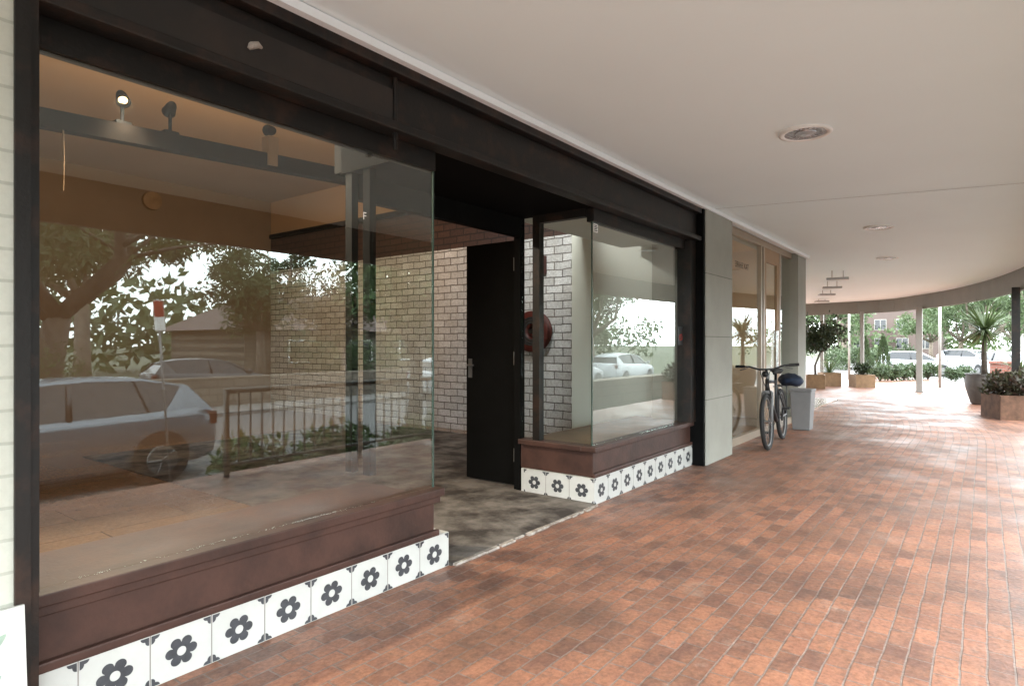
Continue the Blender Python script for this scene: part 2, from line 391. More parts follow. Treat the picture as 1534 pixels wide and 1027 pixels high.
# sidelight and door
f=MB(); f.box(4.40,4.47,3.26,3.325,0,2.409); f.box(2.575,2.625,3.26,3.325,.47,2.409); f.box(2.63,4.40,3.26,3.325,2.245,2.409); f.box(2.56,4.47,3.351,3.42,2.42,2.9)
f.build('door_frame',M['door'],**W)
MB().box(RX-.004,RX+.004,3.122,3.258,.472,2.40).build('sidelight_glass',M['glass4'],**W)
dr=MB().box(4.485,4.53,3.33,3.96,.03,2.235).build('door',M['door'],bevel=.003,**W)
dr['label']='black timber door standing open into the shop'
h=MB().box(4.477,4.4845,3.885,3.93,.98,1.16); h.tube([(4.4769,3.908,1.10),(4.44,3.908,1.10),(4.435,3.83,1.10)],.009,8)
h.build('handle',M['dullmetal'],dr,world=True,smooth=False)
for z in (.30,1.17,2.02):
    MB().box(4.475,4.4845,3.331,3.385,z-.06,z+.06).tube([(4.474,3.326,z-.065),(4.474,3.326,z+.065)],.013,8).build('hinge',M['palemetal'],dr,world=True)
MB().box(2.686,4.392,2.49,3.3,0.001,.016).box(2.686,6.69,3.301,8.2,.0125,.0165).build('threshold',M['concrete'],**W)
e=MB(); xx=2.70
while xx<4.36:
    w=random.uniform(.05,.16); e.box(xx,min(xx+w,4.385),2.465+random.uniform(-.012,.012),2.4895,.001,.012+random.uniform(0,.004)); xx+=w+random.choice([0.002,.002,.03])
e.build('threshold_edge',M['concedge'],**W)
# interior shell
MB().box(.3,7.0,2.7,11.4,-.2,.011).build('floor',M['woodfloor'],**W)
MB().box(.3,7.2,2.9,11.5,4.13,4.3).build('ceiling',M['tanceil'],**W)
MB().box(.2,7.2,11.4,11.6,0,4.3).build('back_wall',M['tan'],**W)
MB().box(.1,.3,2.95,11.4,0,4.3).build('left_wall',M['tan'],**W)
MB().box(7.0,7.2,2.7,11.4,0,2.75).build('white_brick_wall',M['whitebrick'],**W)
MB().box(6.998,7.2,2.7,11.4,2.751,3.42).build('bare_brick_band',M['redbrick'],**W)
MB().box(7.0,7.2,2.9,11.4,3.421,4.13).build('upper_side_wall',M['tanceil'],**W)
MB().box(6.9,6.995,3.0,11.3,3.38,3.46).build('wall_duct',M['black'],**W)
MB().box(6.70,6.998,2.63,4.15,.0,4.12).build('plaster_nib',M['plaster'],**W)
MB().box(6.503,6.556,2.39,2.62,0,2.78).build('painted_brick_return',M['black'],**W)
pl=MB().box(6.557,7.418,2.377,3.0,0,2.785)
for z in (.70,1.38,2.06):
    pl.box(6.5558,7.4192,2.3758,2.45,z-.004,z+.004,1)
pl.build('pillar',[M['pillar'],M['groove']],**W)
def text(name,body,size,mat,parent,Mx):
    cu=bpy.data.curves.new(name,'FONT'); cu.body=body; cu.size=size; cu.align_x='CENTER'
    o=bpy.data.objects.new(name,cu); COL.objects.link(o)
    dg=bpy.context.evaluated_depsgraph_get(); me=bpy.data.meshes.new_from_object(o.evaluated_get(dg))
    bpy.data.objects.remove(o); me.transform(Mx)
    off=Vector((0,0,0)); p=parent
    while p: off+=p.location; p=p.parent
    me.transform(Matrix.Translation(-off)); me.materials.clear(); me.materials.append(mat)
    o=bpy.data.objects.new(name,me); COL.objects.link(o); o.parent=parent; return o
def facX(x,y,z): return Matrix.Translation((x,y,z))@Matrix.Rotation(PI/2,4,'X')
text('letter','F',.055,M['white'],lw,facX(2.09,2.543,1.94))
MB().box(4.445,4.51,2.543,2.5465,2.215,2.285).build('sticker',M['white'],rw,world=True)
st=MB()
for i in range(4): st.box(4.452,4.503-.006*(i%2),2.5415,2.5425,2.225+i*.014,2.231+i*.014)
st.build('sticker_print',M['black'],rw,world=True)
MB().box(6.19,6.31,2.538,2.546,1.29,1.48).build('notice_plate',M['blackpaint'],rw,world=True)
MB().torus((6.25,2.5365,1.37),.032,.005,24,6,M=Matrix.Rotation(PI/2,4,'X')).box(-.03,.03,-.002,.002,-.004,.004,0,Matrix.Translation((6.25,2.5365,1.37))@Matrix.Rotation(R(45),4,'Y')).build('prohibition_mark',M['red'],rw,world=True)
MB().tube([(1.40,2.445,2.53),(1.41,2.44,2.545),(1.44,2.442,2.56),(1.46,2.445,2.555)],[.008,.016,.014,.006],7).build('chipped_paint',M['concedge'],**W)

# interior beam with spot lamps
P0,P1=Vector((.42,5.178,2.80)),Vector((6.6,3.985,2.80)); d=(P1-P0).normalized(); sd=Vector((-d.y,d.x,0))
bm=MB(); vs=[]
for p in(P0,P1):
    for a,z in((-.045,-.065),(.045,-.065),(.045,.06),(-.045,.06)): vs.append(p+sd*a+Vector((0,0,z)))
bm.loft([vs[:4],vs[4:]])
o=bm.build('timber_beam',M['wood']); tag(o,'dark brown timber beam spanning the inside of the shop','beam')
def spot(X,Y,Z,lit,lb,aim,e=0,size=130,block=False,col=(1,.82,.60)):
    r=thing('spotlight',lb,'spotlight',(X,Y,2.862))
    dz=Z-2.862
    bb=MB().tube([(0,0,0),(0,0,dz)],.012,6)
    if block: bb.box(-.045,.045,-.05,.05,-.10,.14)
    else: bb.box(-.05,.05,-.035,.035,0,.02)
    bb.build('bracket',M['skirt'] if block else M['black'],r)  # block coloured brighter, the lamp's orange glow is put into its colour
    a=(Vector(aim)-Vector((X,Y,Z))).normalized(); q=a.to_track_quat('Z','Y').to_matrix().to_4x4(); T=Matrix.Translation((0,0,dz))@q@Matrix.Scale(.8,4)
    MB().lathe([(0,-.09),(.035,-.085),(.045,-.05),(.055,.05),(.06,.06),(.05,.058),(.036,.03)],M=T,n=20).build('housing',M['black'],r,smooth=True)
    MB().lathe([(.036,.03),(.02,.045),(0,.05)],M=T,n=20).build('bulb',M['bulb'] if lit else M['silver'],r,smooth=True)
    if e:
        L=bpy.data.lights.new('lamp','SPOT'); L.energy=e; L.color=col; L.spot_size=R(size); L.spot_blend=.7; L.shadow_soft_size=.06
        lo=bpy.data.objects.new('lamp_light',L); COL.objects.link(lo); lo.parent=r; lo.location=Vector((0,0,dz))+a*.08; lo.rotation_euler=a.to_track_quat('-Z','Y').to_euler()
spot(1.85,4.90,3.05,True,'lit warm spotlight on the left of the timber beam',(1.6,3.3,1.4),620,140,False,(1,.84,.64))
spot(2.15,4.84,3.05,False,'unlit black spotlight just right of the lit left one',(2.6,7,2.6))
spot(2.88,4.70,3.06,True,'warm spotlight standing on the middle of the timber beam',(3.6,8.0,3.9),600,150,True,(1,.68,.40))
spot(5.2,4.25,3.02,True,'added spotlight on the timber beam, brightening the brick wall',(6.9,4.9,1.3),150,165,False,(1,.97,.93))  # extra lamp, added to brighten the brick wall and the plaster nib
o=MB().tube([(0,0,0),(.004,0,-.2),(0,.003,-.42)],.006,6).build('pull_chain',M['tanbox']); o.location=(1.50,4.93,2.75); tag(o,'thin yellowish chain hanging from the left end of the beam','chain')
o=MB().lathe([(0,0),(.16,0),(.15,.05),(0,.05)],M=Matrix.Rotation(PI/2,4,'X'),n=24).build('wall_speaker',M['tanbox'],smooth=False); o.location=(4.75,11.38,3.75); tag(o,'round brown disc fixed high on the dim back wall','wall speaker')
# fire hose reel
hr=thing('fire_hose_reel','red fire hose reel mounted on the white brick wall','hose reel',(6.99,4.9,1.47))
Ty=Matrix.Rotation(PI/2,4,'Y')
MB().lathe([(.20,-.13),(.27,-.13),(.28,-.122),(.27,-.115),(.08,-.11),(.08,-.04),(.27,-.035),(.28,-.028),(.27,-.02),(.06,-.02)],M=Ty,n=40).build('reel',M['hosered'],hr,smooth=True)
hs=MB()
for k,rr in enumerate((.12,.155,.19)):
    for q in range(3): hs.torus((-.112+q*.03,0,0),rr,.016,36,6,M=Ty)
hs.build('hose',M['rubber'],hr,smooth=True)
MB().tube([(0,0,0),(-.15,0,0)],.035,12).build('bracket',M['steel'],hr)
o=MB().box(-.08,0,-.09,.09,-.12,.12).box(-.084,-.08,-.06,.06,-.09,.09).build('fire_alarm_box',M['hosered'],bevel=.01); o.location=(6.995,4.82,2.37); tag(o,'small red box on the white brick wall above the hose reel','alarm box')

# leaning board at far left
bd=thing('sign_board','white board printed with pale green leaves at the lower left','sign board',(.42,2.33,0))
lf=MB().box(-.28,.20,-.012,.012,0,.495,0,Matrix.Rotation(R(-6),4,'X'))
def leafshape(cx,cz,l,w,a):
    Mx=Matrix.Rotation(R(-6),4,'X'); pts=[]
    for i in range(16):
        th=2*PI*i/16; u=l/2*math.cos(th); v=w/2*math.sin(th)*(1-.4*math.cos(th))
        pts.append(Mx@Vector((cx+u*math.cos(a)-v*math.sin(a),-.0145,cz+u*math.sin(a)+v*math.cos(a))))
    lf.add(pts,[list(range(16))],1)
for i in range(7):
    z=.05+i*.058
    leafshape(.13+.03*math.sin(i),z,.08,.03,R(40)); leafshape(.04+.03*math.sin(i),z+.02,.08,.03,R(140)); leafshape(-.12+.02*math.cos(i),z,.09,.035,R(30)); leafshape(-.21,z+.02,.08,.03,R(150))
lf.build('panel',[M['board'],M['leafprint']],bd)

# ------------------------------------------------------------------ neighbouring shop
nb=thing('neighbouring_shop','neighbouring glass fronted shop with slim metal frames past the first pillar','shop',(9.3,2.6,0))
W2=dict(parent=nb,world=True)
f=MB(); f.box(7.42,11.0,2.54,2.60,.0,.10); f.box(7.42,11.0,2.54,2.60,2.70,2.79); f.box(9.2,9.26,2.54,2.60,.10,2.70); f.box(9.33,9.38,2.54,2.60,.10,2.70); f.box(10.2,10.26,2.54,2.60,.10,2.70); f.box(7.42,7.47,2.54,2.60,.1,2.7)
nw=f.build('shopfront_window',M['alu'],**W2)
MB().box(7.47,9.2,2.566,2.574,.10,2.70).build('glass_pane',M['glass3'],nw,world=True)
MB().box(10.26,10.95,2.566,2.574,.10,2.70).build('glass_pane',M['glass3'],nw,world=True)
MB().box(9.262,9.328,2.555,2.585,.1,2.7).build('door_gap',M['black'],nw,world=True)
dd=MB().box(9.38,10.2,2.55,2.59,.10,.35).box(9.38,9.50,2.55,2.59,.351,2.70).box(10.08,10.2,2.55,2.59,.351,2.70).box(9.501,10.079,2.55,2.59,2.5,2.70).build('door',M['skirt'],**W2)
MB().box(9.501,10.079,2.566,2.574,.351,2.499).build('door_glass',M['glass3'],dd,world=True)
MB().box(10.02,10.05,2.52,2.5495,.9,1.5).build('handle',M['silver'],dd,world=True)
MB().box(7.42,16,2.7,8,-.1,.03).build('floor',M['woodfloor'],**W2)
MB().box(7.42,16,2.62,8,2.9,3.1).build('ceiling',M['warmwall'],**W2)
MB().box(7.42,16,3.9,4.0,0.03,2.9).build('added_backing_wall',M['warmwall'],**W2)  # wall added close behind the glass, catching daylight so the shop looks warm
MB().box(7.9,10.4,3.4,3.89,0.031,.95).box(7.85,10.45,3.35,3.89,.951,.99).build('counter',M['skirt'],**W2)
MB().box(7.42,16,7.9,8.1,0,3).build('back_wall',M['warmwall'],**W2)
MB().box(11.0,11.2,2.75,8,0,3).build('side_wall',M['warmwall'],**W2)
MB().box(7.22,7.40,3.01,8,0,3).build('party_wall',M['warmwall'],**W2)
MB().box(7.42,12.5,2.63,2.9,2.801,4.4).build('upper_wall',M['plaster'],**W2)
MB().box(10.95,11.5,2.44,2.74,0,2.785).build('pillar',M['pillar'],**W2)
wl=MB()
k0=[i for i,p in enumerate(inner) if p[0]>11.45]
for i in k0[:-1]:
    a,b=inner[i],inner[i+1]
    wl.add([(a[0],a[1],0),(b[0],b[1],0),(b[0],b[1],4.4),(a[0],a[1],4.4)],[(0,1,2,3)])
wl.build('curved_wall',M['plaster'],**W2)
Tm=facX(8.4,2.562,2.30)@Matrix.Scale(-1,4,(1,0,0))
text('window_lettering','TAX SHARE',.11,M['steel'],nw,Tm)
for i,(x,y,rz) in enumerate([(13.9,2.36,8),(16.0,2.83,18),(18.2,3.35,28),(21.0,4.0,40)]):
    r=thing('hanging_light',['nearest slim silver bar light hanging under the soffit','second slim silver bar light hanging under the soffit','third slim silver bar light hanging under the soffit','farthest slim silver bar light hanging under the soffit'][i],'ceiling light',(x,y,2.61),(0,0,R(rz)),'bar lights hanging from the soffit')
    MB().box(-.08,.08,-.20,.20,-.022,.022).build('housing',M['palemetal'],r,bevel=.01)
    MB().box(-.06,.06,-.18,.18,-.028,-.0225).build('diffuser',M['white'],r)
    for s_ in(-.1,.1): MB().tube([(0,s_,.022),(0,s_,.19)],.008,6).build('hanger',M['palemetal'],r)

# ------------------------------------------------------------------ bicycle
bk=thing('bicycle','black bicycle parked facing the camera beside the pillar','bicycle',(8.50,2.16,0),(R(3),0,PI+R(5)))
Tx=Matrix.Rotation(PI/2,4,'X'); WR=.345
def bwheel(x):
    tp=MB().torus((x,0,WR),WR-.027,.027,40,8,M=Tx)
    w=tp.build('wheel',M['rubber'],bk,smooth=True)
    MB().torus((x,0,WR),WR-.056,.013,40,6,M=Tx).build('rim',M['dullmetal'],w,smooth=True)
    sp=MB()
    for k in range(24):
        a=2*PI*k/24; s_=.025*(1 if k%2 else -1)
        sp.tube([(x,s_,WR),(x+(WR-.06)*math.cos(a),0,WR+(WR-.06)*math.sin(a))],.0022,4)
    sp.build('spokes',M['dullmetal'],w)
    MB().tube([(x,-.05,WR),(x,.05,WR)],.022,10).build('hub',M['silver'],w)
    return w
FX,RX_=.53,-.53
bwheel(FX); bwheel(RX_)
fr=MB(); HT=(.36,0,.86); HB=(.395,0,.72); BB=(-.10,0,.30); ST=(-.24,0,.80)
fr.tube([HT,HB],.026,10); fr.tube([(.365,0,.83),ST],.021,10); fr.tube([HB,BB],.026,10); fr.tube([BB,ST,(-.262,0,.90)],.019,10)
for s_ in(-1,1):
    fr.tube([BB,(RX_,.06*s_,WR)],.012,8); fr.tube([(-.235,0,.78),(RX_,.06*s_,WR)],.011,8)
fr.build('frame',M['blackpaint'],bk,smooth=True)
fk=MB()
for s_ in(-1,1): fk.tube([(.40,.05*s_,.70),(.45,.055*s_,.55),(FX,.055*s_,WR)],[.020,.018,.013],8)
fk.tube([(.40,-.055,.70),(.40,.055,.70)],.020,8); fk.tube([(.40,0,.70),(.345,0,.95)],.016,8)
fk.build('fork',M['greybin'],bk,smooth=True)
hb=MB().tube([(.345,0,.95),(.40,0,.98)],.015,8); hb.tube([(.355,-.36,1.03),(.385,-.20,1.025),(.40,-.08,.985),(.40,.08,.985),(.385,.20,1.025),(.355,.36,1.03)],.012,8)
hbo=hb.build('handlebar',M['blackpaint'],bk,smooth=True)
for s_ in(-1,1):
    MB().tube([(.358,.26*s_,1.027),(.352,.375*s_,1.032)],.018,8).build('grip',M['rubber'],hbo,smooth=True)
    MB().tube([(.385,.21*s_,1.02),(.43,.24*s_,1.0),(.42,.31*s_,.985)],.006,6).build('brake_lever',M['dullmetal'],hbo,smooth=True)
MB().tube([(.40,.06,1.0),(.50,.05,.93),(.45,.03,.80),(.44,.05,.62)],.005,6).build('brake_cable',M['rubber'],bk,smooth=True)
MB().tube([(.40,-.06,1.0),(.49,-.05,.94),(.43,-.03,.82),(.36,-.02,.75)],.005,6).build('brake_cable',M['rubber'],bk,smooth=True)
MB().lathe([(0,0),(.034,0),(.04,.05),(0,.055)],(.43,0,.93),14,M=Matrix.Rotation(PI/2,4,'Y')).build('headlight',M['blackpaint'],bk,smooth=True)
sd_=MB(); rings=[]
for x,w,z in((-.42,.065,.93),(-.38,.085,.945),(-.30,.07,.94),(-.20,.028,.935),(-.12,.016,.925)):
    rings.append([(x,-w,z),(x,-w*.7,z+.025),(x,0,z+.03),(x,w*.7,z+.025),(x,w,z),(x,w*.6,z-.03),(x,-w*.6,z-.03)])
sd_.loft(rings).build('saddle',M['rubber'],bk,smooth=True)
cr=MB().lathe([(.02,-.004),(.1,-.003),(.1,.003),(.02,.004)],(-.10,-.05,.30),28,M=Tx); cr.tube([(-.10,-.07,.30),(-.02,-.075,.15)],.011,6); cr.tube([(-.10,.07,.30),(-.18,.075,.45)],.011,6)
cro=cr.build('crank',M['steel'],bk)
MB().box(-.07,.03,-.165,-.08,.135,.16).build('pedal',M['rubber'],cro); MB().box(-.23,-.13,.08,.165,.44,.465).build('pedal',M['rubber'],cro)
MB().tube([(-.10,-.05,.40),(RX_,-.05,WR+.045)],.006,5).tube([(-.10,-.05,.20),(RX_,-.05,WR-.045)],.006,5).build('chain',M['steel'],bk)
MB().box(-.78,-.34,-.06,.06,.725,.735).tube([(-.70,.06,.725),(RX_,.065,WR)],.006,6).tube([(-.70,-.06,.725),(RX_,-.065,WR)],.006,6).build('rack',M['blackpaint'],bk)
bg=MB(); rings=[]
for i in range(9):
    u=i/8; rings.append([(-.22+.44*u,(.15+.02*math.sin(9*u))*math.cos(a)*math.sin(PI*(.12+.76*u)),.07+(.085+.02*math.sin(7*u+a*3))*math.sin(a)*math.sin(PI*(.15+.7*u))) for a in [2*PI*k/14 for k in range(14)]])
bg.loft(rings); o=bg.build('bag',M['bluebag'],smooth=True); o.location=(9.06,2.12,.735); o.rotation_euler=(R(3),0,R(35)); tag(o,'dark blue crumpled bag strapped on the back of the bicycle','bag')
bn=thing('bin','grey square bin standing behind the bicycle','bin',(10.25,2.22,0))
MB().loft([[(-.12,-.12,0),(.12,-.12,0),(.12,.12,0),(-.12,.12,0)],[(-.15,-.15,.58),(.15,-.15,.58),(.15,.15,.58),(-.15,.15,.58)]]).build('body',M['greybin'],bn,bevel=.01)
MB().box(-.16,.16,-.16,.16,.581,.62).build('lid',M['greybin'],bn,bevel=.01)

# ------------------------------------------------------------------ plants
def leafquad(mb,c,l,w,dr,up=None):
    dr=dr.normalized(); s_=dr.cross(Vector((random.uniform(-1,1),random.uniform(-1,1),random.uniform(-1,1))))
    if s_.length<1e-3: s_=dr.orthogonal()
    s_.normalize(); c=Vector(c)
    mb.add([c,c+dr*l*.5+s_*w*.5,c+dr*l,c+dr*l*.5-s_*w*.5],[(0,1,2,3)])
def rv():
    while True:
        v=Vector((random.uniform(-1,1),random.uniform(-1,1),random.uniform(-1,1)))
        if .05<v.length<1: return v
def clump(mb,c,rad,n,l,w,droop=0,flat=1):
    for _ in range(n):
        v=rv(); p=Vector(c)+Vector((v.x*rad,v.y*rad,v.z*rad*flat))
        d=rv().normalized()+Vector((0,0,-droop))+v*.4
        leafquad(mb,p,l*random.uniform(.6,1.3),w*random.uniform(.7,1.2),d)
def tree(label,cat,loc,h,tr,fork,spread,leaf,bark,nleaf=5000,lsize=.22,droop=.3,lean=(0,0),clr=.75,group=None,name='tree',limbs=6):
    r=thing(name,label,cat,loc,(0,0,0),group)
    t=MB(); fx_,fy_=lean
    fp=Vector((fx_,fy_,fork)); t.tube([(0,0,-.1),(fx_*.2,fy_*.2+.05,fork*.4),fp],[tr*1.25,tr,tr*.85],10)
    tips=[]
    for i in range(limbs):
        a=2*PI*(i+random.uniform(-.3,.3))/limbs; rr=spread*random.uniform(.45,1); top=h*random.uniform(.62,1)
        e=fp+Vector((rr*math.cos(a),rr*math.sin(a),(top-fork)))
        m1=fp.lerp(e,.35)+Vector((math.cos(a)*rr*.18,math.sin(a)*rr*.18,-.1*h*random.random()))+rv()*.15*spread*.4; m2=fp.lerp(e,.7)+rv()*.15*spread
        t.tube([fp-Vector((0,0,.05)),m1,m2,e],[tr*.6,tr*.42,tr*.22,tr*.07],7); tips+=[e,m2]
        for k in range(3):
            b=m1.lerp(m2,random.random()); e2=b+Vector((random.uniform(-1,1)*spread*.5,random.uniform(-1,1)*spread*.5,random.uniform(-.1,.3)*h*.5))
            t.tube([b,b.lerp(e2,.5)+rv()*.1,e2],[tr*.22,tr*.14,tr*.04],5); tips.append(e2)
    t.build('trunk',bark,r,smooth=True)
    c=MB(); per=max(1,nleaf//(len(tips)*2))
    for p in tips:
        for _ in range(2):
            q=p+rv()*clr*.8; clump(c,q,clr*random.uniform(.5,1.1),per,lsize,lsize*.36,droop,.7)
    c.build('crown',leaf,r); return r
def bush(label,cat,loc,rx,ry,h,leaf,n=1500,l=.14,group=None,name='shrub'):
    r=thing(name,label,cat,loc,(0,0,0),group)
    s_=MB(); c=MB()
    for i in range(7):
        a=2*PI*i/7; e=Vector((rx*.6*math.cos(a),ry*.6*math.sin(a),h*random.uniform(.6,.9))); s_.tube([(0,0,0),e*.5,e],[.02,.014,.006],5)
    s_.build('stem',M['bark'],r)
    k=14
    for i in range(k):
        v=rv(); clump(c,(v.x*rx*.75,v.y*ry*.75,h*(.5+v.z*.35)),min(rx,h)*.4,n//k,l,l*.38,-.2)
    c.build('foliage',leaf,r); return r
tree('big spreading gum tree with a thick forked trunk across the road','tree',(4.6,-8.6-2.8,-.65),8.5,.30,2.6,4.2,M['gum'],M['bark'],15000,.2,.5,(.3,.1),1.0)
tree('drooping leafy tree on the verge beyond the railing','tree',(8.6,-3.9,-.65),5.6,.14,1.8,1.6,M['bright'],M['bark'],12000,.17,1.2,(.1,0),.65)
tree('round pale gum tree far across the road','tree',(15.5,-21,-.65),7,.2,2.6,2.6,M['gum'],M['palebark'],9000,.26,.4)
tree('small reddish autumn tree in front of the tiled house','tree',(17,-17,-.65),5.2,.12,1.8,1.7,M['autumn'],M['bark'],6000,.22,.2)
tree('tall gum tree at the far left across the road','tree',(-1,-15,-.65),9,.28,3.2,3.6,M['gum'],M['palebark'],11000,.24,.5)
tree('broad dense tree behind the parked white cars','tree',(25,-14.5,-.65),7.5,.25,2.2,3.4,M['bright'],M['bark'],9000,.26,.3)
tree('second broad tree behind the parked white cars','tree',(33,-14,-.65),7.5,.25,2.4,3.2,M['gum'],M['palebark'],9000,.26,.3)
tree('tall gum tree beside the tiled house','tree',(9.5,-24,-.65),10,.3,3.6,3.6,M['gum'],M['palebark'],11000,.3,.4)
bush('dense green shrub behind the silver car','shrub',(3.6,-9.2-2.4,-.65),2.0,1.0,2.1,M['bright'],6000,.10)
bush('broad green shrub in front of the tiled house','shrub',(22,-23,-.65),4.5,1.2,2.6,M['gum'],6500,.22)
bush('bright shrub at the foot of the drooping tree','shrub',(8.2,-2.4,-.68),1.1,.6,1.1,M['bright'],1600,.14)
for i in range(6):
    x=4.0+i*1.25
    b=bush(['leafy strappy shrub nearest the railing end','second low shrub along the railing','third low shrub along the railing','fourth low shrub along the railing','fifth low shrub along the railing','last low shrub along the railing'][i],'shrub',(x,-1.75,-.68),.6,.45,.85+.1*math.sin(i*2),M['bright'],1100,.16,'shrubs along the railing')
fb=MB()
for k in range(190):
    if k<125: cx,cy=random.uniform(-50,95),random.uniform(-50,-38)
    else: cx,cy=random.uniform(112,135),random.uniform(-30,50)
    hh=random.uniform(3,7)
    for q in range(5):
        v=rv(); clump(fb,(cx+v.x*2.2,cy+v.y*2.2,hh*(.15+.17*q)),1.7,22,.9,.45,.1)
tag(fb.build('distant_trees',M['gum']),'hazy far off belt of trees closing the street','trees',None,'stuff')
rl=thing('railing','grey metal railing with thin uprights at the footpath edge','railing',(3.15,-.8,0))
MB().tube([(0,0,.84),(6.5,0,.84)],.026,8).build('top_rail',M['railgrey'],rl,smooth=True)
MB().tube([(0,0,.12),(6.5,0,.12)],.016,8).build('bottom_rail',M['railgrey'],rl,smooth=True)
p0=MB().tube([(0,0,0),(0,0,.86)],.028,8).build('post',M['railgrey'],rl,smooth=True)
for x in (1.62,3.25,4.88,6.5):
    c=p0.copy(); COL.objects.link(c); c.parent=rl; c.location=(x,0,0)
b0=MB().tube([(.125,0,.12),(.125,0,.84)],.010,6).build('baluster',M['railgrey'],rl,smooth=True)
for k in range(1,51):
    if k*.125%1.625<.01: continue
    c=b0.copy(); COL.objects.link(c); c.parent=rl; c.location=(k*.125,0,0)
o=MB().box(0,20,-.2,.2,0,.95).build('stone_wall',M['sand']); o.location=(2,-13.4,-.65); tag(o,'low sandstone wall across the road','wall')
o=MB().box(0,8,-.25,.25,0,1.05).build('stone_wall',M['sand']); o.location=(10.2,-2.6,-.65); tag(o,'rough sandstone planter wall beside the footpath','wall')
sg=thing('parking_sign','red and white parking sign on a slightly leaning pole','sign',(4.05,-4.0,-.65),(0,R(-4),0))
MB().tube([(0,0,0),(0,0,2.58)],.018,8).build('pole',M['greybin'],sg,smooth=True)
MB().box(-.07,.07,.026,.034,2.14,2.56).build('plate',M['white'],sg)
MB().box(-.065,.065,.0345,.037,2.33,2.55).build('red_panel',M['red'],sg)
hs_=thing('house','low house with brown tiled roof across the road','house',(24,-29,-.65))
MB().box(-7,7,-4,4,0,2.8).build('wall',M['sand'],hs_)
MB().add([(-7.6,-4.6,2.7),(7.6,-4.6,2.7),(7.6,4.6,2.7),(-7.6,4.6,2.7),(-4,0,5.0),(4,0,5.0)],[(0,1,5,4),(1,2,5),(2,3,4,5),(3,0,4),(3,2,1,0)]).build('roof',M['rooftile'],hs_)
for x in(-4.5,-.5,3.5):
    w=MB().box(x,x+1.8,4.0,4.05,.9,2.2).build('window',M['white'],hs_); MB().box(x+.1,x+1.7,4.051,4.06,1.0,2.1).build('pane',M['carglass'],w)

